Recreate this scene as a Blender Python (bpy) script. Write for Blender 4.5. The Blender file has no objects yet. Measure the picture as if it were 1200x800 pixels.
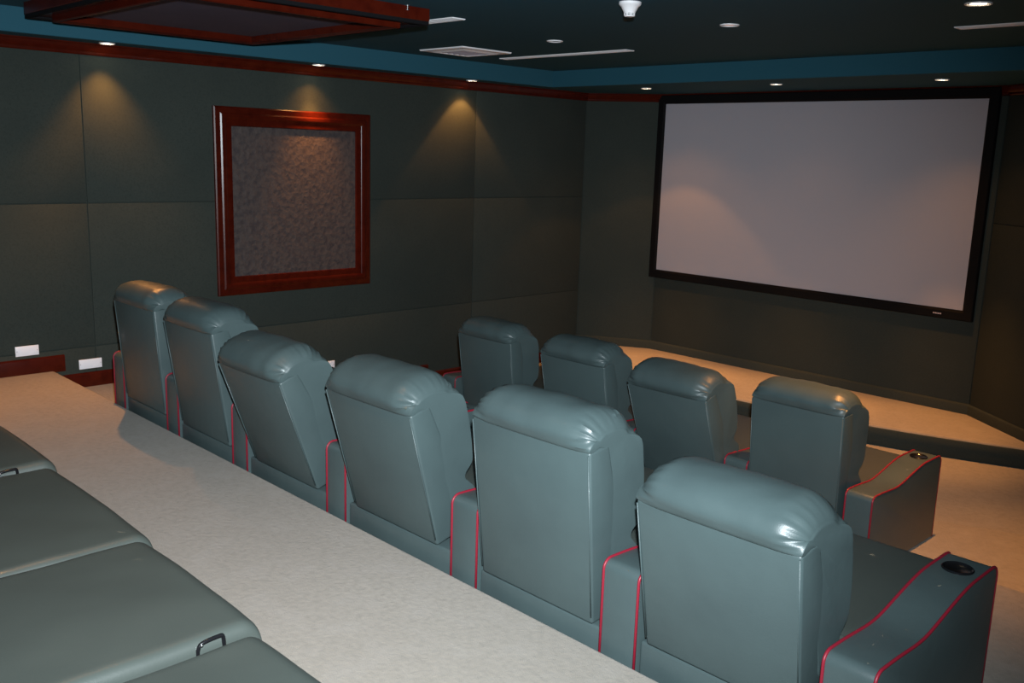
import bpy, bmesh, math, random
from mathutils import Vector, Matrix, noise

S = 1.68                       # camera height above the upper platform, metres
random.seed(4)
SC = bpy.context.scene
COL = SC.collection
PI = math.pi

def W(x, y, z):                # survey units (camera = origin) to metres, upper platform at z=0
    return Vector((x*S, y*S, (z+1)*S))

# ---------------------------------------------------------------- materials
def mat(name, col, rough=.5, spec=.5, metal=0, bump=None, var=None, coat=0, emit=None, sheen=0):
    m = bpy.data.materials.new(name); m.use_nodes = True
    nt = m.node_tree; b = nt.nodes['Principled BSDF']
    b.inputs['Base Color'].default_value = (*col, 1)
    b.inputs['Roughness'].default_value = rough
    b.inputs['Specular IOR Level'].default_value = spec
    b.inputs['Metallic'].default_value = metal
    b.inputs['Coat Weight'].default_value = coat
    b.inputs['Sheen Weight'].default_value = sheen
    tc = nt.nodes.new('ShaderNodeTexCoord')
    if emit:
        b.inputs['Emission Color'].default_value = (*emit[0], 1)
        b.inputs['Emission Strength'].default_value = emit[1]
    if var:                    # list of (scale, second colour, low, high)
        last = None
        for sc_, c2, lo, hi in var:
            n = nt.nodes.new('ShaderNodeTexNoise'); n.inputs['Scale'].default_value = sc_
            n.inputs['Detail'].default_value = 5
            nt.links.new(tc.outputs['Object'], n.inputs['Vector'])
            r = nt.nodes.new('ShaderNodeMapRange')
            r.inputs['From Min'].default_value = lo; r.inputs['From Max'].default_value = hi
            nt.links.new(n.outputs['Fac'], r.inputs['Value'])
            mx = nt.nodes.new('ShaderNodeMix'); mx.data_type = 'RGBA'
            nt.links.new(r.outputs['Result'], mx.inputs['Factor'])
            if last: nt.links.new(last, mx.inputs['A'])
            else: mx.inputs['A'].default_value = (*col, 1)
            mx.inputs['B'].default_value = (*c2, 1)
            last = mx.outputs['Result']
        nt.links.new(last, b.inputs['Base Color'])
    if bump:                   # list of (kind, scale, strength, distance)
        prev = None
        for kind, sc_, st, di in bump:
            if kind == 'vor':
                n = nt.nodes.new('ShaderNodeTexVoronoi'); out = n.outputs['Distance']
            else:
                n = nt.nodes.new('ShaderNodeTexNoise'); n.inputs['Detail'].default_value = 4; out = n.outputs['Fac']
            n.inputs['Scale'].default_value = sc_
            nt.links.new(tc.outputs['Object'], n.inputs['Vector'])
            bp = nt.nodes.new('ShaderNodeBump'); bp.inputs['Strength'].default_value = st
            bp.inputs['Distance'].default_value = di
            nt.links.new(out, bp.inputs['Height'])
            if prev: nt.links.new(prev, bp.inputs['Normal'])
            prev = bp.outputs['Normal']
        nt.links.new(prev, b.inputs['Normal'])
    return m

M = {}
M['leather'] = mat('leather', (.048,.070,.072), .40, .42, coat=.05,
    var=[(3.0, (.058,.085,.086), .35, .75)],
    bump=[('noise', 9, .22, .01), ('vor', 320, .10, .002)])
M['seat_leather'] = mat('seat_leather', (.041,.050,.045), .42, .5, coat=.04,
    var=[(2.5, (.048,.058,.052), .35, .75)],
    bump=[('noise', 7, .15, .01), ('vor', 320, .10, .002)])
M['piping'] = mat('red_piping', (.22,.010,.024), .45, .4)
M['black'] = mat('black_plastic', (.006,.006,.007), .22, .5)
M['chrome'] = mat('chrome', (.7,.7,.7), .2, .5, metal=1)
M['carpet'] = mat('carpet', (.270,.238,.198), .95, .1, sheen=.15,
    var=[(1.6, (.300,.268,.226), .35, .7), (34, (.235,.21,.175), .42, .75), (7, (.30,.27,.235), .5, .8)],
    bump=[('noise', 260, .55, .006), ('noise', 45, .35, .01)])
M['wallcloth'] = mat('wall_cloth', (.033,.041,.036), .9, .15,
    var=[(2.2, (.038,.046,.040), .35, .7), (90, (.028,.035,.031), .45, .75)],
    bump=[('noise', 420, .3, .002), ('noise', 60, .12, .003)])
M['ceil'] = mat('ceiling_paint', (.018,.088,.126), .8, .25, bump=[('noise', 150, .15, .002)])
M['wood'] = mat('mahogany', (.050,.0048,.0018), .27, .25, coat=0,
    var=[(4, (.064,.007,.0025), .35, .7), (14, (.034,.003,.0012), .45, .8)])
M['purple'] = mat('purple_cloth', (.100,.088,.130), .85, .2,
    var=[(3, (.085,.078,.115), .35, .7)], bump=[('noise', 300, .3, .002)])
M['damask'] = mat('patterned_cloth', (.070,.054,.050), .55, .4,
    var=[(20, (.044,.036,.038), .42, .62), (60, (.082,.064,.058), .5, .8)],
    bump=[('vor', 24, .4, .008), ('noise', 60, .35, .008)])
M['screen'] = mat('screen_cloth', (.40,.385,.43), .75, .25)
M['velvet'] = mat('black_velvet', (.0035,.0035,.004), .8, .15)
M['white'] = mat('white_enamel', (.86,.85,.87), .4, .4)
M['whiteplate'] = mat('white_plate', (.86,.84,.88), .35, .5)
M['slot'] = mat('vent_slot', (.16,.145,.16), .7, .2)
M['grey'] = mat('grey_grille', (.42,.37,.42), .6, .3)
M['lamp'] = mat('lamp_glass', (.9,.8,.6), .3, .5, emit=((1,.82,.55), 22))
M['lampdim'] = mat('lamp_glass_dim', (.6,.45,.40), .3, .5, emit=((1,.55,.40), .35))
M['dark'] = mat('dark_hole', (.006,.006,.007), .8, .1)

# ---------------------------------------------------------------- mesh helpers
def link(name, me, m, parent=None, smooth=None):
    o = bpy.data.objects.new(name, me); COL.objects.link(o)
    if m: me.materials.append(m)
    if parent: o.parent = parent
    if smooth is not None:
        for p in me.polygons: p.use_smooth = True
        if smooth < 3: me.set_sharp_from_angle(angle=smooth)
    return o

def from_bm(name, bm, m, parent=None, smooth=None):
    bmesh.ops.recalc_face_normals(bm, faces=bm.faces)
    me = bpy.data.meshes.new(name); bm.to_mesh(me); bm.free()
    return link(name, me, m, parent, smooth)

def add_box(bm, lo, hi, bev=0, seg=2):
    t = bmesh.new(); bmesh.ops.create_cube(t, size=1)
    for v in t.verts:
        v.co = Vector(((lo[i]+hi[i])/2 + v.co[i]*(hi[i]-lo[i]) for i in range(3)))
    if bev: bmesh.ops.bevel(t, geom=t.edges[:], offset=bev, segments=seg, profile=.5, affect='EDGES')
    merge(bm, t)

def merge(bm, t):
    me = bpy.data.meshes.new('tmp'); t.to_mesh(me); t.free(); bm.from_mesh(me); bpy.data.meshes.remove(me)

def add_prism(bm, poly, z0, z1, axis='z', bev=0, seg=2):
    t = bmesh.new()
    def P(a, b, c):
        return (a, b, c) if axis == 'z' else ((c, a, b) if axis == 'x' else (a, c, b))
    a = [t.verts.new(P(p[0], p[1], z0)) for p in poly]; b = [t.verts.new(P(p[0], p[1], z1)) for p in poly]
    n = len(poly); caps = [t.faces.new(a[::-1]), t.faces.new(b)]
    for i in range(n): t.faces.new((a[i], a[(i+1) % n], b[(i+1) % n], b[i]))
    bmesh.ops.recalc_face_normals(t, faces=t.faces)
    if bev:
        ed = list({e for f in caps for e in f.edges})
        bmesh.ops.bevel(t, geom=ed, offset=bev, segments=seg, profile=.5, affect='EDGES')
    merge(bm, t)

def add_tube(bm, pts, r, seg=8, closed=False):
    pts = [Vector(p) for p in pts]; n = len(pts); rings = []
    up = Vector((0.31, .17, .93))
    for i, p in enumerate(pts):
        a = pts[i-1] if (i > 0 or closed) else p
        b = pts[(i+1) % n] if (i < n-1 or closed) else p
        d = (b-a).normalized()
        if i == 0:
            u = d.cross(up); u = u.normalized() if u.length > 1e-4 else d.orthogonal().normalized()
        else:
            u = (u - d*u.dot(d)).normalized()
        v = d.cross(u)
        rings.append([bm.verts.new(p + (u*math.cos(2*PI*k/seg) + v*math.sin(2*PI*k/seg))*r) for k in range(seg)])
    for i in range(n if closed else n-1):
        A, B = rings[i], rings[(i+1) % n]
        for k in range(seg): bm.faces.new((A[k], A[(k+1) % seg], B[(k+1) % seg], B[k]))
    if not closed:
        bm.faces.new(rings[0][::-1]); bm.faces.new(rings[-1])

def add_lathe(bm, prof, c=(0,0,0), seg=32, axis='z'):
    """prof: list of (radius, height)"""
    c = Vector(c); rings = []
    for r, h in prof:
        if r < 1e-6: rings.append([bm.verts.new(c + Vector((0,0,h)))]); continue
        rings.append([bm.verts.new(c + Vector((r*math.cos(2*PI*k/seg), r*math.sin(2*PI*k/seg), h))) for k in range(seg)])
    for A, B in zip(rings, rings[1:]):
        for k in range(seg):
            q = [A[k % len(A)], A[(k+1) % len(A)], B[(k+1) % len(B)], B[k % len(B)]]
            u = []
            for v in q:
                if v not in u: u.append(v)
            if len(u) > 2: bm.faces.new(u)

def spline(P, per=6, closed=True):
    P = [Vector(p) for p in P]; n = len(P); out = []
    for i in range(n if closed else n-1):
        p0, p1, p2, p3 = (P[(i-1) % n] if closed or i > 0 else P[0]), P[i], P[(i+1) % n], (P[(i+2) % n] if closed or i < n-2 else P[-1])
        for k in range(per):
            t = k/per
            out.append(.5*((2*p1) + (p2-p0)*t + (2*p0-5*p1+4*p2-p3)*t*t + (3*p1-p0-3*p2+p3)*t**3))
    if not closed: out.append(P[-1])
    return out

def thing(name, label, cat, loc, rz=0, group=None):
    o = bpy.data.objects.new(name, None); COL.objects.link(o)
    o.empty_display_size = .1
    o.location = loc; o.rotation_euler = (0, 0, rz)
    o['label'] = label; o['category'] = cat
    if group: o['group'] = group
    return o

def tag(o, label, cat, group=None):
    o['label'] = label; o['category'] = cat
    if group: o['group'] = group
    return o

def structure(name, bm, m, smooth=None):
    o = from_bm(name, bm, m, None, smooth); o['kind'] = 'structure'; return o

# ---------------------------------------------------------------- room measurements (survey units)
XL = -4.276                     # left wall face
YF = 5.10                       # front wall face
ZU, ZS = .498, .402             # upper ceiling, soffit
ZM, ZR, ZF, ZST = -1.092, -1.325, -1.375, -1.277   # middle platform, front-row platform, floor, stage
XR, YB = .62, -1.3              # right wall, back wall
CL = (XL, 4.84); CL2 = (-3.83, YF); CR = (-1.735, YF); CR2 = (.62, 3.245)
TH = .12
YE = 1.398                      # edge of the upper platform
YM = 2.606                      # edge of the middle platform

def w2(x, y): return (x*S, y*S)
def zz(z): return (z+1)*S

# floor, platforms, stage ------------------------------------------------
bm = bmesh.new()
add_box(bm, W(XL-TH, YM-.3, ZF-.1), W(XR+TH, YF+TH, ZF)); structure('floor', bm, M['carpet'])

def arc(y0, k, x0=XL-TH*.6, x1=XR, n=40):
    return [(x0+(x1-x0)*i/n, y0+k*(x0+(x1-x0)*i/n+2.85)**2) for i in range(n+1)]
bm = bmesh.new()
poly = [w2(XL-TH*.6, YM-.25)] + [w2(XR, YM-.25)] + [w2(x, min(y, 4.3)) for x, y in reversed(arc(3.30, .11))]
add_prism(bm, poly, zz(ZF)-.02, zz(ZR), bev=.02, seg=3); structure('floor_platform_front', bm, M['carpet'], .9)
bm = bmesh.new()
add_box(bm, W(XL-TH*.6, YE-.25, ZF-.1), W(XR+TH*.6, YM, ZM), .02, 3); structure('floor_platform_middle', bm, M['carpet'], .9)
bm = bmesh.new()
add_box(bm, W(XL-TH*.6, YB-TH, ZF-.1), W(XR+TH*.6, YE, -1), .02, 3); structure('floor_platform_back', bm, M['carpet'], .9)
bm = bmesh.new()
a = [w2(x, y) for x, y in arc(4.385, .13, XL-TH*.6, -.9)]
poly = a + [w2(-.9, 4.9), w2(CR[0]+.1, YF+TH*.5), w2(CL2[0]-.1, YF+TH*.5), w2(XL-TH*.6, CL[1]+.2)]
add_prism(bm, poly, zz(ZF)-.02, zz(ZST), bev=.025, seg=3); structure('stage', bm, M['carpet'], .9)

bm = bmesh.new()
o_ = [w2(x, y) for x, y in arc(4.3785, .13, XL-TH*.4, -.95)]; i_ = [w2(x, y+.02) for x, y in arc(4.3785, .13, XL-TH*.4, -.95)]
add_prism(bm, o_+i_[::-1], zz(ZF)-.01, zz(ZST)-.014, bev=.004, seg=1); structure('stage_riser', bm, M['wallcloth'], .9)

# walls: padded cloth panels with open seams, mounted on a backing ---------
def panel_wall(name, p0, p1, z0, z1, xs, zs, inward, rect_hole=None):
    """p0->p1 in plan (survey), panels between breakpoints xs (0..L, survey) and zs"""
    d = Vector((p1[0]-p0[0], p1[1]-p0[1], 0)); L = d.length; d.normalize()
    nrm = Vector((-d.y, d.x, 0))
    if nrm.dot(Vector((inward[0]-p0[0], inward[1]-p0[1], 0))) < 0: nrm = -nrm
    mtx = Matrix((( d.x, nrm.x, 0, p0[0]*S), (d.y, nrm.y, 0, p0[1]*S), (0,0,1,0), (0,0,0,1)))
    bm = bmesh.new()
    add_box(bm, (-.02, -TH*S, zz(z0)), (L*S+.02, -.012, zz(z1)))
    g = .0028
    xs = [0]+xs+[L]; zs = [z0]+zs+[z1]
    for i in range(len(xs)-1):
        for j in range(len(zs)-1):
            add_box(bm, (xs[i]*S+g, -.013, zz(zs[j])+g), (xs[i+1]*S-g, 0, zz(zs[j+1])-g), .005, 2)
    bm.transform(mtx)
    return structure(name, bm, M['wallcloth'], .7)

mid = (-2, 2)
panel_wall('wall_left', (XL, YB), CL, ZF-.02, ZU+.06, [-.7-YB, 1.578-YB, 3.855-YB], [-.909, -.273, .36], mid)
panel_wall('wall_front', CL2, CR, ZF-.02, ZU+.06, [], [.36], mid)
panel_wall('wall_front_left', CL, CL2, ZF-.02, ZU+.06, [], [.36], mid)
panel_wall('wall_front_right', CR, CR2, ZF-.02, ZU+.06, [1.2], [-.273, .36], mid)
panel_wall('wall_right', (XR, CR2[1]), (XR, YB), ZF-.02, ZU+.06, [1.5, 3.0], [-.273, .36], mid)
panel_wall('wall_back', (XR, YB), (XL, YB), ZF-.02, ZU+.06, [1.2, 3.4], [-.273, .36], mid)

# ceiling: upper tray and a soffit round it -----------------------------------
bm = bmesh.new(); add_box(bm, W(XL-TH, YB-TH, ZU), W(XR+TH, YF+TH, ZU+.08)); structure('ceiling', bm, M['ceil'])
bm = bmesh.new()
YT, XT = 4.335, -4.115
add_box(bm, W(XL-TH*.5, YB-TH*.5, ZS), W(XT, YF+TH*.5, ZU+.03), .004, 1)
add_box(bm, W(XT-.01, YT, ZS), W(XR+TH*.5, YF+TH*.5, ZU+.03), .004, 1)
add_box(bm, W(XR-.3, YB-TH*.5, ZS), W(XR+TH*.5, YT+.01, ZU+.03), .004, 1)
add_box(bm, W(XT-.01, YB-TH*.5, ZS), W(XR-.29, YB+.3, ZU+.03), .004, 1)
structure('ceiling_soffit', bm, M['ceil'])

# crown moulding and baseboards -----------------------------------------------
def strip(name, pts, prof, m, inward):
    """sweep prof [(out, z metres)] along the wall polyline pts (survey plan)"""
    bm = bmesh.new(); rings = []
    P = [Vector((p[0]*S, p[1]*S, 0)) for p in pts]
    N = []
    for a, b in zip(P, P[1:]):
        d = (b-a).normalized(); n = Vector((-d.y, d.x, 0))
        if n.dot(Vector((inward[0]*S, inward[1]*S, 0))-a) < 0: n = -n
        N.append(n)
    for i, p in enumerate(P):
        if i == 0: n = N[0]
        elif i == len(P)-1: n = N[-1]
        else:
            n = (N[i-1]+N[i]); n = n/(1+N[i-1].dot(N[i]))
        rings.append([bm.verts.new(p+n*o+Vector((0,0,z))) for o, z in prof])
    k = len(prof)
    for A, B in zip(rings, rings[1:]):
        for i in range(k): bm.faces.new((A[i], A[(i+1) % k], B[(i+1) % k], B[i]))
    bm.faces.new(rings[0][::-1]); bm.faces.new(rings[-1])
    return structure(name, bm, m, .6)

zb, zt = zz(.353), zz(.402)
h = zt-zb
crown = [(-.01, zb), (.012, zb), (.018, zb+.008), (.018, zb+.022), (.026, zb+.03), (.034, zt-.014), (.042, zt-.008), (.042, zt+.002), (-.01, zt+.002)]
strip('trim_1', [(XL, YB), CL], crown, M['wood'], mid)
strip('trim_2', [CL, CL2, CR, CR2], crown, M['wood'], mid)

def base_prof(z, hh): return [(-.01, z-.01), (.014, z-.01), (.014, z+hh-.02), (.010, z+hh-.008), (.004, z+hh), (-.01, z+hh)]
strip('baseboard_left', [(XL, YB), (XL, 1.442)], base_prof(zz(-1), .068*S), M['wood'], mid)
strip('baseboard_left_middle', [(XL, 1.40), (XL, YM+.02)], base_prof(zz(ZM), .066*S), M['wood'], mid)
strip('baseboard_left_front', [(XL, YM-.02), (XL, 3.51)], base_prof(zz(ZR), .07*S), M['wood'], mid)
strip('baseboard_left_floor', [(XL, 3.50), (XL, 4.62)], base_prof(zz(ZF), .07*S), M['wood'], mid)
strip('baseboard_front', [(XL, 4.60), CL, CL2, CR, (-.9, CR[1]-(CR[0]+.9)*(CR[1]-CR2[1])/(CR[0]-CR2[0]) if False else 5.1-(CR2[0]-CR[0])*0-.835*.7877)], base_prof(zz(ZST), .056*S), M['wallcloth'], mid)

D = math.radians
# ---------------------------------------------------------------- recliner parts
def smoothstep(a, b, x):
    t = max(0, min(1, (x-a)/(b-a))); return t*t*(3-2*t)

ARM_L, ARM_W = .895, .160
def arm_top(y):
    return .474 + .056*smoothstep(.30, .70, y) - .010*math.exp(-((y-.28)/.12)**2)

def arm_outline():
    P = [(0, 0.012)]
    r = .035
    z0 = arm_top(0)
    for i in range(7):
        a = PI - i/6*PI/2
        P.append((r+r*math.cos(a), z0-r+r*math.sin(a)))
    y = .07
    while y < ARM_L-.05:
        P.append((y, arm_top(y))); y += .035
    z1 = arm_top(ARM_L); r = .045
    for i in range(7):
        a = PI/2 - i/6*PI/2
        P.append((ARM_L-r+r*math.cos(a), z1-r+r*math.sin(a)))
    P.append((ARM_L, .012))
    return P

def build_arm(parent, cx):
    P = arm_outline()
    bm = bmesh.new(); add_prism(bm, P, cx-ARM_W/2, cx+ARM_W/2, 'x', bev=.010, seg=3)
    arm = from_bm('armrest', bm, M['leather'], parent, .5)
    for s in (-1, 1):
        bm = bmesh.new()
        add_tube(bm, [(cx+s*(ARM_W/2-.004), y + (-.0005 if y < .01 else 0), z+(.001 if z > .1 else 0)) for y, z in P], .0052, 8)
        o = from_bm('piping', bm, M['piping'], arm, 3.1); o['label'] = 'red piping cord along the armrest edge'
    yc = .750; zc = arm_top(yc)
    bm = bmesh.new()
    add_lathe(bm, [(.050, -.004), (.0515, .003), (.048, .0065), (.043, .004), (.041, .0015), (.0405, .0012), (0, .0012)], (cx, yc, zc), 32)
    cup = from_bm('cup_holder', bm, M['black'], arm, .9); cup['label'] = 'round black cup holder'
    return arm

def roll_profile(v_seam):
    k = v_seam
    pts = [(.002, k-.010), (-.010, k+.018), (-.008, k+.048), (.016, k+.078), (.070, k+.100), (.145, k+.100), (.215, k+.078),
           (.258, k+.030), (.278, k-.04), (.280, k-.14), (.272, k-.25), (.254, k-.325), (.205, k-.365), (.215, k-.39), (.240, k-.43),
           (.232, k-.475), (.18, k-.50), (.108, k-.47), (.096, k-.40), (.094, k-.20), (.092, k-.05), (.06, k-.015)]
    return [(p.x, p.y) for p in spline([(a, b, 0) for a, b in pts], 5)]

def build_backrest(parent, width, lean, seed, pz=.205, py=.055, vs=.68, px=0):
    """rear shell panel, front cushion with the head roll; leaned about the bottom rear edge"""
    T = Matrix.Translation((px, py, pz)) @ Matrix.Rotation(lean, 4, 'X')
    hw = width/2
    # shell: slightly tapered box, w forward = +y, v up = +z
    bm = bmesh.new()
    add_box(bm, (-hw, 0, 0), (hw, .112, vs), .012, 3)
    for v in bm.verts:
        v.co.x *= 1.0 - .03*(1-v.co.z/vs)
        if v.co.y > .06: v.co.y -= .112-(.104+.115*(1-v.co.z/vs))
        v.co.y -= .006*math.sin(PI*min(1, max(0, v.co.z/vs)))*(1-(v.co.x/hw)**2)*(1 if v.co.y < .03 else 0)
    bm.transform(T)
    shell = from_bm('backrest', bm, M['leather'], parent, .6)
    # seam welts on the rear panel
    e = .006
    for sg in (-1, 1):
        bm = bmesh.new()
        add_tube(bm, [(sg*(hw*.97-e*.6), -.001, .03), (sg*(hw-e), -.001, vs-.012)], .0028, 6)
        bm.transform(T); from_bm('welt', bm, M['leather'], shell, 3.1)
    # cushion
    prof = roll_profile(vs); n = len(prof)
    nor = []
    for i in range(n):
        a, b = prof[i-1], prof[(i+1) % n]
        t = Vector((b[0]-a[0], b[1]-a[1])).normalized(); nor.append(Vector((-t.y, t.x)))
    # orientation check: outward normals
    area = sum(prof[i][0]*prof[(i+1) % n][1]-prof[(i+1) % n][0]*prof[i][1] for i in range(n))
    if area < 0: nor = nor
    else: nor = [-q for q in nor]
    rnd = random.Random(seed); ph = rnd.uniform(0, 6)
    cw = hw+.001
    U = [0, .12, .25, .38, .5, .6, .68, .74, .79, .83, .865, .895, .92, .942, .96, .974, .985, .993, 1]
    U = [-u for u in U[:0:-1]] + U
    bm = bmesh.new(); rings = []
    # arc length over the roll
    acc = [0]
    for i in range(1, n): acc.append(acc[-1]+math.hypot(prof[i][0]-prof[i-1][0], prof[i][1]-prof[i-1][1]))
    for u in U:
        au = abs(u); a0 = .66
        t = max(0, (au-a0)/(1-a0)); t = min(t, .985)
        ring = []
        for i, (w, v) in enumerate(prof):
            s = acc[i]
            top = smoothstep(vs-.03, vs+.05, v)                      # only the roll itself rounds strongly
            back = smoothstep(.035, .0, w)
            inset = (.008+.058*top)*(1-math.sqrt(max(0, 1-t*t)))
            inset += .004*t*t
            inset *= (1-.62*smoothstep(vs+.04, vs-.0, v)*smoothstep(.06, .02, w))
            # gathered pleats near both ends of the roll
            wnd = smoothstep(.66, .86, au)*smoothstep(1.0, .95, au)*smoothstep(vs-.02, vs+.02, v)
            pl = .0036*wnd*(1-2*abs(math.sin(.5*(s*175+ph+(0.6 if u > 0 else 2.1)+1.6*math.sin(9*s+seed)+2.2*au*math.sin(23*s+seed))))**.8)
            # loose surface
            lo = .006*noise.noise(Vector((u*2.2+seed*7, s*5, 0))) + .003*noise.noise(Vector((u*6+seed*3, s*13, 3)))
            lo *= smoothstep(0, .05, abs(w)+max(0, v-vs))
            crown_ = .010*top*(1-u*u)
            d = -inset+pl+lo+crown_
            side = smoothstep(-.012, .022, w-(.104+.115*(1-v/vs)))
            x = cw*u + math.copysign(1, u)*(.013*side - .006*(1-side))*smoothstep(.55, .95, au)*smoothstep(vs+.03, vs-.06, v)
            # side pillow bulge
            ring.append(bm.verts.new((x, w+nor[i].x*d, v+nor[i].y*d)))
        rings.append(ring)
    for A, B in zip(rings, rings[1:]):
        for i in range(n): bm.faces.new((A[i], A[(i+1) % n], B[(i+1) % n], B[i]))
    for ring, sg in ((rings[0], -1), (rings[-1], 1)):
        c = Vector((0, 0, 0))
        ins = []
        for i, v in enumerate(ring): c += v.co
        # cap: inset copy then fill so the end is a soft flat boxing panel
        for i, v in enumerate(ring):
            q = bm.verts.new((v.co.x+sg*.0005, v.co.y-nor[i].x*.006, v.co.z-nor[i].y*.006)); ins.append(q)
        for i in range(n): bm.faces.new((ring[i], ring[(i+1) % n], ins[(i+1) % n], ins[i]))
        bm.faces.new(ins)
    bm.transform(T)
    cu = from_bm('back_cushion', bm, M['leather'], shell, .75)
    cu['label'] = 'puffy cushion rolled over the top with gathered pleats'
    return shell

def build_seat(parent, width, y0=.20, y1=1.02, z0=.20, z1=.445):
    hw = width/2
    prof = [(y0, z0), (y0, z1-.01), (y0+.08, z1), (y0+.35, z1+.004), (y1-.11, z1+.004), (y1-.04, z1-.006), (y1-.006, z1-.040), (y1, z1-.12), (y1-.02, z0)]
    bm = bmesh.new()
    P = [prof[0]] + [(p.x, p.y) for p in spline([(a, b, 0) for a, b in prof[1:]], 6, False)]
    add_prism(bm, P, -hw, hw, 'x', bev=.028, seg=4)
    return from_bm('seat', bm, M['seat_leather'], parent, .7)

def build_base(parent, width, y0=.012, y1=.83, zt=.20):
    bm = bmesh.new(); add_box(bm, (-width/2, y0, .0), (width/2, y1, zt), .012, 3)
    return from_bm('base', bm, M['leather'], parent, .7)

def recliner(label, xl, xr, y, z, back, group, seed, left_arm=False):
    """xl/xr armrest centres (survey units); back = (centre x, lean degrees, rear panel length, width, lift)"""
    cx = (xl+xr)/2; bx_, lean, vl, bw, lift = back; bw *= S
    t = thing('recliner', label, 'recliner', W(cx, y, z), 0, group)
    L, R_ = (xl-cx)*S, (xr-cx)*S
    gl, gr = L+ARM_W/2+.003, R_-ARM_W/2-.003
    gw = gr-gl; gc = (gl+gr)/2
    bw = min(bw, gw-.012)
    px = (bx_-cx)*S; lim = (gw-bw)/2-.002; px = gc+max(-lim, min(lim, px-gc))
    base = build_base(t, gw-.004, zt=.128*S-.006+lift*S); base.location.x = gc
    seat = build_seat(t, gw-.008); seat.location.x = gc
    bm = bmesh.new(); add_box(bm, (-gw/2+.02, .86, .07), (gw/2-.02, 1.0, .21), .018, 3)
    fr = from_bm('footrest', bm, M['seat_leather'], t, .7); fr.location.x = gc
    b = build_backrest(t, bw, D(lean), seed, .128*S+lift*S, -.004, vl*S, px)
    build_arm(t, R_)
    if left_arm: build_arm(t, L)
    return t

arms = [-3.60, -3.137, -2.657, -2.114, -1.575, -1.099, -.614]
labs = ['shadowy recliner nearest the left wall at the far end of the middle row',
        'dark recliner second from the left wall in the middle row, below the framed panel',
        'far-leaning recliner in the middle row hiding part of a white wall socket',
        'leaning recliner in the middle row, third from the near end',
        'upright brightly lit recliner in the middle row with red piped arms both sides',
        'nearest recliner of the middle row with a free armrest and black cup holder']
backs = [(-3.358, 4.5, .386, .343, 0), (-2.886, 8.2, .384, .342, 0), (-2.372, 19.9, .356, .348, 0), (-1.842, 15, .362, .354, .008),
         (-1.336, 6, .388, .350, 0), (-.859, 9.7, .322, .344, .016)]
for i in range(6):
    recliner(labs[i], arms[i], arms[i+1], 1.413, ZM, backs[i], 'green leather recliners in the middle row', i+1, i == 0)
arms = [-3.30, -2.76, -2.235, -1.725, -1.264]
backs = [(-3.011, 7, .394, .342, 0), (-2.462, 11, .400, .345, 0), (-1.935, 20, .400, .350, 0), (-1.498, 3.4, .402, .339, 0)]
labs = ['dark recliner in the front row nearest the left wall, beside the red baseboard',
        'front row recliner second from the left wall, before the dark wall corner',
        'front row recliner leaning back in front of the lit stage carpet',
        'front row recliner at the right end with a cup holder in its outer arm']
for i in range(4):
    recliner(labs[i], arms[i], arms[i+1], 2.84, ZR, backs[i], 'green leather recliners in the front row', i+11, i == 0)

# back row: wide armless reclining seats, only their front cushions reach into the picture
def back_seat(label, x0, x1, yf, dz, seed, handle):
    w = (x1-x0)*S
    t = thing('recliner', label, 'recliner', W((x0+x1)/2, yf, -1), 0, 'armless recliners in the back row')
    zt = .25*S+.026+dz; dep = .42*S
    hw = w/2-.008
    # rounded seat pad, grid with soft edges
    nx, ny = 36, 36
    bm = bmesh.new(); th = .21
    def edge(t_, r): return 0 if t_ >= r else r-math.sqrt(max(0, r*r-(r-t_)**2))
    us = [-1+2*i/nx for i in range(nx+1)]
    us = [math.copysign(1-(1-abs(u))**1.6, u) for u in us]
    vs_ = [j/ny for j in range(ny+1)]
    vs_ = [1-(1-q)**1.7 for q in vs_]
    grid = []
    for q in vs_:
        row = []
        for u in us:
            x = u*hw; y = -dep + q*dep
            bow = -.004*abs(u)**4*smoothstep(.5, 1, q)
            yy = y + bow*1.0
            dx = hw-abs(x); dy = dep*(1-q)
            z = zt - edge(dx, .032) - edge(dy, .052) + .006*(1-u*u)
            z += .0035*noise.noise(Vector((x*5+seed, y*5, 2)))
            row.append(bm.verts.new((x, yy, z)))
        grid.append(row)
    for j in range(ny):
        for i in range(nx): bm.faces.new((grid[j][i], grid[j][i+1], grid[j+1][i+1], grid[j+1][i]))
    rim = [grid[0][i] for i in range(nx+1)] + [grid[j][nx] for j in range(1, ny+1)] + [grid[ny][i] for i in range(nx-1, -1, -1)] + [grid[j][0] for j in range(ny-1, 0, -1)]
    low = [bm.verts.new((v.co.x, v.co.y, zt-th)) for v in rim]
    for i in range(len(rim)):
        bm.faces.new((rim[i], rim[(i+1) % len(rim)], low[(i+1) % len(rim)], low[i]))
    bm.faces.new(low)
    from_bm('seat', bm, M['seat_leather'], t, .9)
    bm = bmesh.new(); add_box(bm, (-hw+.01, -dep-.06, 0), (hw-.01, -.06, zt-th+.01), .012, 2)
    from_bm('base', bm, M['leather'], t, .7)
    b = build_backrest(t, w-.05, D(20), seed, pz=.21, py=-.575*S-.03)
    if handle:
        bm = bmesh.new()
        c = Vector((hw-.002, -.150-(.035 if seed == 22 else 0), zt-.020))
        P = [(0, -.036, -.024), (.001, -.034, -.002), (.002, -.022, .011), (.002, .021, .015), (.002, .033, .010), (.001, .036, -.022)]
        pts = spline([c+Vector(p) for p in P], 6, False)
        add_tube(bm, pts, .0055, 10)
        hd = from_bm('release_handle', bm, M['black'], t, 3.1); hd['label'] = 'black loop handle in the gap beside the cushion'
        bm = bmesh.new(); add_lathe(bm, [(0, -.004), (.004, -.003), (.005, 0), (.004, .003), (0, .004)], c+Vector((.006, -.027, .008)), 12)
        from_bm('rivet', bm, M['chrome'], hd, 3.1)
    return t

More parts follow.
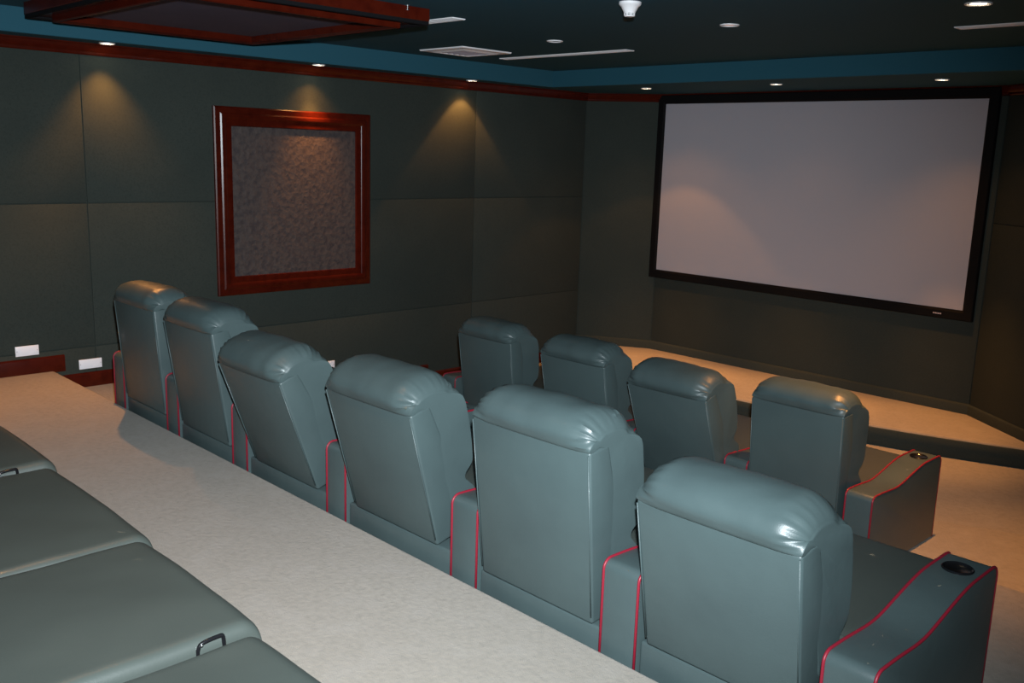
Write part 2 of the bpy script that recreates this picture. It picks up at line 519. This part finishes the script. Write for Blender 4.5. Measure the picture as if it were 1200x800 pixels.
bx = [-3.08, -2.645, -2.217, -1.675, -1.238, -.80]
by = [.728, .722, .712, .694, .682]
bdz = [.004, .006, -.004, .004, -.010]
bl = ['armless recliner farthest along the back row, only its cushion corner in view',
      'armless recliner cushion in the back row with a small black handle, nearest the lit carpet',
      'wide armless recliner cushion in the middle of the back row, no handle showing',
      'large armless recliner cushion in the back row with a big black loop handle',
      'nearest armless recliner cushion of the back row, at the very bottom of the view']
for i in range(5):
    back_seat(bl[i], bx[i], bx[i+1], by[i], bdz[i], 21+i, i in (1, 3))

# ---------------------------------------------------------------- projection screen
sx0, sx1, sz0, sz1 = -3.862, -1.768, -.785, .394
t = thing('projection_screen', 'wide blank projection screen in a black velvet frame on the front wall', 'screen', W((sx0+sx1)/2, YF, sz0))
cx, cz = (sx0+sx1)/2, sz0
def rel(x, z): return ((x-cx)*S, (z-cz)*S)
ax0, az0 = rel(sx0, sz0); ax1, az1 = rel(sx1, sz1)
b_ = .0535*S
bm = bmesh.new()
def frame_ring(bm, rect, prof, plane):
    """prof: list of (inset, out); rect (a0,a1,b0,b1); plane maps (a,b,out)->xyz"""
    a0, a1, b0, b1 = rect; rings = []
    for ins, out in prof:
        rings.append([bm.verts.new(plane(a, b, out)) for a, b in ((a0+ins, b0+ins), (a1-ins, b0+ins), (a1-ins, b1-ins), (a0+ins, b1-ins))])
    for A, B in zip(rings, rings[1:]+rings[:1]):
        for i in range(4): bm.faces.new((A[i], A[(i+1) % 4], B[(i+1) % 4], B[i]))
frame_ring(bm, (ax0, ax1, az0, az1), [(0, .002), (0, .042), (.006, .05), (b_-.02, .05), (b_, .030), (b_, .002)], lambda a, b, o: (a, -o, b))
from_bm('frame', bm, M['velvet'], t, .5)
bm = bmesh.new(); add_box(bm, (ax0+b_-.005, -.028, az0+b_-.005), (ax1-b_+.005, -.006, az1-b_+.005)); from_bm('screen_surface', bm, M['screen'], t)
bm = bmesh.new()
lx, lz = rel(-1.966, -.7605)
k = 0
for wd in (.008, .006, .009, .007, .010, .006, .008):      # tiny worn maker's plate, not legible
    add_box(bm, (lx+k, -.0525, lz-.006), (lx+k+wd, -.0495, lz+.006)); k += wd+.003
pl = from_bm('maker_plate', bm, M['grey'], t); pl['label'] = 'tiny silver maker plate on the lower frame'

# ---------------------------------------------------------------- framed fabric panel on the left wall
t = thing('framed_wall_panel', 'square mahogany framed patterned cloth panel on the left wall', 'wall panel', W(XL, 2.628, -.734))
fw, fh = .903*S, .910*S
bw_, bh = .098*S, .088*S
bm = bmesh.new()
frame_ring(bm, (-fw/2, fw/2, 0, fh), [(0, .0), (0, .022), (.010, .028), (.030, .030), (.050, .031), (.062, .037), (.080, .038), (.094, .034), (.104, .027), (.135, .025), (.150, .022), (.157, .0)],
           lambda a, b, o: (o, a, b))
from_bm('frame', bm, M['wood'], t, .35)
bm = bmesh.new(); add_box(bm, (.0005, -fw/2+.15, .15), (.006, fw/2-.15, fh-.15)); from_bm('cloth_panel', bm, M['damask'], t)

# ---------------------------------------------------------------- mahogany ceiling frame hung under the tray
t = thing('ceiling_panel', 'mahogany framed dark purple cloth panel hung under the ceiling', 'ceiling panel', W(-3.365, 1.765, ZU))
hx, hy = .595*S, .495*S
def dn(a, b, o): return (a, b, -o)
d1, d2 = .047*S, .070*S
bm = bmesh.new()
frame_ring(bm, (-hx, hx, -hy, hy), [(0, -.002), (0, d1-.012), (.006, d1-.002), (.02, d1), (.145, d1-.006), (.16, d1-.010), (.16, -.002)], dn)
o1 = from_bm('outer_frame', bm, M['wood'], t, .35)
bm = bmesh.new()
frame_ring(bm, (-hx+.125, hx-.125, -hy+.125, hy-.125), [(0, d1-.012), (0, d2-.006), (.006, d2), (.018, d2), (.045, d2-.012), (.055, d1-.018), (.0, d1-.018)], dn)
from_bm('inner_frame', bm, M['wood'], t, .35)
bm = bmesh.new()  # black ring added under the outer edge to give it a dark band
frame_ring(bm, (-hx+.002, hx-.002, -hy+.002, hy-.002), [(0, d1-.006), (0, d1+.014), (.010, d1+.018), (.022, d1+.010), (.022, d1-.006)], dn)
o2 = from_bm('edge_band', bm, M['dark'], t, .35); o2['label'] = 'black band round the outer edge'
bm = bmesh.new(); add_box(bm, (-hx+.155, -hy+.155, -d1+.014), (hx-.155, hy-.155, -.004)); from_bm('cloth_panel', bm, M['purple'], t)

# ---------------------------------------------------------------- lights in the ceiling
def downlight(label, x, y, z, on, group, r=.05, beams=(), col=(1,.40,.095), dim=False):
    t = thing('downlight', label, 'downlight', W(x, y, z), 0, group)
    bm = bmesh.new()
    add_lathe(bm, [(r*.74, .012), (r*.76, -.002), (r*.86, -.007), (r*.98, -.006), (r, 0), (r, .004), (r*.74, .012)], (0,0,0), 32)
    from_bm('trim_ring', bm, M['white'], t, .8)
    bm = bmesh.new(); add_lathe(bm, [(0, -.003), (r*.5, -.002), (r*.745, .002), (r*.745, .008), (0, .008)], (0,0,0), 28)
    from_bm('lamp', bm, M['lampdim'] if dim else (M['lamp'] if on else M['dark']), t, .8)
    for power, ang, blend, *tilt in beams:   # reflector: hot core and wider spill; a tilted one aims along (dx, dy)
        ld = bpy.data.lights.new('spot', 'SPOT'); ld.energy = power; ld.color = col
        ld.spot_size = D(ang); ld.spot_blend = blend; ld.shadow_soft_size = .022
        lo = bpy.data.objects.new('lamp_beam', ld); COL.objects.link(lo); lo.parent = t
        lo.location = (0, 0, -.014)
        if tilt: lo.rotation_euler = Vector((tilt[0], tilt[1], -1)).to_track_quat('-Z', 'Y').to_euler()
    return t

gl = 'downlights along the left soffit'; gf = 'downlights along the front soffit'; gt = 'downlights in the ceiling tray'
XD = XL+.088
downlight('lit downlight in the left soffit below the mahogany ceiling panel edge', XD, 1.665, ZS, True, gl, r=.055, beams=[(66, 84, 1), (210, 72, 1, .42, -.42)])
downlight('lit downlight in the left soffit above the framed wall panel', XD, 2.71, ZS, True, gl, r=.055, beams=[(130, 60, 1), (18, 100, .8)])
downlight('lit downlight in the left soffit nearest the front corner', XD, 3.735, ZS, True, gl, r=.055, beams=[(36, 84, .2), (6, 112, .6)])
downlight('lit downlight in the left soffit outside the view, over the back row', XD+.1, .60, ZS, True, gl, r=.055, beams=[(120, 52, 1, .12, -.05)])
downlight('lit downlight in the front soffit left of the screen top corner', -3.60, 4.60, ZS, True, gf, r=.055, beams=[(480, 50, .9), (32, 84, .2), (11, 118, .5)])
downlight('lit downlight in the front soffit over the middle of the screen', -2.735, 4.60, ZS, True, gf, r=.055, beams=[(480, 50, .9), (8, 120, .9)])
downlight('lit downlight in the front soffit over the right half of the screen', -1.885, 4.64, ZS, True, gf, r=.055, beams=[(430, 50, .9), (26, 110, .9)])
downlight('unlit dark ring downlight in the tray beside the long slot vent', -3.035, 3.20, ZU, False, gt, r=.062)
downlight('dim pinkish downlight in the middle of the ceiling tray', -2.10, 3.165, ZU, True, gt, r=.062, dim=True)
downlight('bright warm downlight in the tray at the right edge of the view', -1.20, 3.16, ZU, True, gt, r=.068, beams=[(420, 80, 1)])
downlight('lit downlight in the tray over the back row, outside the view', -1.9, .75, ZU, True, gt, r=.068, beams=[(40, 90, 1)])

# slot and square air vents
def slot_vent(label, x0, x1, y, wdt=.055, ang=0):
    t = thing('slot_vent', label, 'air vent', W((x0+x1)/2, y, ZU), ang, 'white slot vents in the ceiling tray')
    L = (x1-x0)*S/2; w = wdt*S/2
    bm = bmesh.new()
    frame_ring(bm, (-L, L, -w, w), [(0, -.002), (0, .004), (.004, .008), (.018, .008), (.022, .004), (.022, -.002)], dn)
    from_bm('frame', bm, M['white'], t, .5)
    bm = bmesh.new(); add_box(bm, (-L+.018, -w+.018, -.003), (L-.018, w-.018, .001)); from_bm('slot', bm, M['slot'], t)
    bm = bmesh.new(); add_box(bm, (-L+.018, -.007, -.009), (L-.018, .007, .0)); from_bm('blade', bm, M['white'], t)
    return t
slot_vent('long white slot vent in the middle of the ceiling tray', -3.84, -2.965, 3.65, .06)
slot_vent('short white slot vent beside the hung mahogany ceiling panel', -3.55, -2.85, 2.47, .065)
slot_vent('white slot vent at the top right of the view', -1.455, -.75, 3.66, .06)

sq = [(-3.84, 3.105), (-3.525, 3.10), (-3.58, 3.40), (-3.98, 3.495)]
t = thing('square_vent', 'white square ceiling diffuser with grey core', 'air vent', W(-3.735, 3.285, ZU))
q = .165*S
bm = bmesh.new()
frame_ring(bm, (-q, q, -q, q), [(0, -.002), (0, .006), (.006, .012), (.045, .014), (.06, .010), (.10, .024), (.115, .022), (.125, -.002)], dn)
from_bm('frame', bm, M['white'], t, .4)
bm = bmesh.new(); add_box(bm, (-q+.12, -q+.12, -.016), (q-.12, q-.12, .001), .003, 1)
for k in range(5):
    y = -q+.15+k*(2*q-.30)/4
    add_box(bm, (-q+.125, y-.006, -.021), (q-.125, y+.006, -.012))
from_bm('grille', bm, M['grey'], t)

# smoke detector, sprinklers, small sensor
t = thing('smoke_detector', 'white dome smoke detector with dark slots on the ceiling', 'smoke detector', W(-2.075, 2.54, ZU))
bm = bmesh.new(); add_lathe(bm, [(.062, .001), (.062, -.012), (.056, -.020), (.048, -.026), (.034, -.052), (.031, -.060)], (0,0,0), 32); from_bm('housing', bm, M['white'], t, .6)
bm = bmesh.new(); add_lathe(bm, [(.026, -.058), (.026, -.075), (0, -.075)], (0,0,0), 24); from_bm('sensor_core', bm, M['dark'], t, .6)
bm = bmesh.new()
add_lathe(bm, [(.031, -.062), (.030, -.066), (.026, -.066), (.026, -.062), (.031, -.062)], (0,0,0), 24)
add_lathe(bm, [(.029, -.070), (.027, -.077), (0, -.079), (0, -.073), (.024, -.070), (.029, -.070)], (0,0,0), 24)
for k in range(8):
    a = k*PI/4+.2; add_box(bm, (.0275*math.cos(a)-.003, .0275*math.sin(a)-.003, -.072), (.0275*math.cos(a)+.003, .0275*math.sin(a)+.003, -.058))
from_bm('cage', bm, M['white'], t, .6)

def sprinkler(label, x, y):
    t = thing('sprinkler_head', label, 'sprinkler', W(x, y, ZU), 0, 'sprinkler heads in the ceiling')
    bm = bmesh.new(); add_lathe(bm, [(.020, .001), (.020, -.003), (.010, -.006), (0, -.006)], (0,0,0), 20); from_bm('flange', bm, M['chrome'], t, .6)
    bm = bmesh.new(); add_lathe(bm, [(.005, -.004), (.005, -.022), (.012, -.024), (.012, -.027), (0, -.028)], (0,0,0), 14); from_bm('deflector', bm, M['chrome'], t, .6)
sprinkler('small silver sprinkler beside the hung mahogany panel corner', -2.77, 2.16)

# ---------------------------------------------------------------- wall sockets
def socket(label, y, z, w, sw):
    t = thing('wall_socket', label, 'wall socket', W(XL, y, z), 0, 'white sockets low on the left wall')
    w *= S; hh = .043*S
    bm = bmesh.new(); add_box(bm, (0, -w/2, -hh/2), (.008, w/2, hh/2), .002, 2); from_bm('plate', bm, M['whiteplate'], t, .7)
    bm = bmesh.new()
    for k in range(3): add_box(bm, (.0075, .012, -hh*.30+k*hh*.24), (.0105, w/2-.022, -hh*.30+k*hh*.24+hh*.14))
    from_bm('switch', bm, M['whiteplate'], t)
    for yy in (-w/2+.010, w/2-.010):
        bm = bmesh.new(); add_box(bm, (.0075, yy-.002, -.004), (.009, yy+.002, .004)); from_bm('screw', bm, M['grey'], t)
socket('white wall socket above the upper baseboard at the left edge', 1.291, -.897, .094, 1)
socket('white wall socket above the lower baseboard beside the middle row', 1.552, -.988, .10, 1)
socket('white wall socket half hidden behind a leaning middle row recliner', 2.80, -1.165, .10, 1)

# ---------------------------------------------------------------- camera
cd = bpy.data.cameras.new('camera'); cam = bpy.data.objects.new('camera', cd); COL.objects.link(cam)
cd.sensor_width = 36; cd.lens = 36*1105.046/1200; cd.clip_start = .02
r = Vector((0.69709498, 0.71630108, 0.03116648)); dnv = Vector((0.16173513, -0.11475236, -0.9801396)); fw_ = Vector((-0.69849863, 0.68829111, -0.19584435))
up = -dnv
cam.matrix_world = Matrix(((r.x, up.x, -fw_.x, 0), (r.y, up.y, -fw_.y, 0), (r.z, up.z, -fw_.z, S), (0,0,0,1)))
SC.camera = cam

# the camera's own flash gun, fixed on top of it
ld = bpy.data.lights.new('flash', 'SPOT'); ld.spot_size = D(93); ld.spot_blend = 1; ld.shadow_soft_size = .03
ld.energy = 1650; ld.color = (.88, .97, 1.03)
fl = bpy.data.objects.new('flash_gun', ld); COL.objects.link(fl)
aim = (r*(-190/1105) + dnv*(60/1105) + fw_).normalized()
fl.rotation_euler = aim.to_track_quat('-Z', 'Y').to_euler()
fl.location = Vector((0, 0, S)) + r*.05 + up*.20

w = bpy.data.worlds.new('world'); SC.world = w; w.use_nodes = True
w.node_tree.nodes['Background'].inputs['Color'].default_value = (.02, .03, .04, 1)
w.node_tree.nodes['Background'].inputs['Strength'].default_value = .3

vs = SC.view_settings
SC.display_settings.display_device = 'sRGB'
vs.view_transform = 'Standard'; vs.look = 'None'; vs.exposure = 0; vs.gamma = 1; vs.use_curve_mapping = False
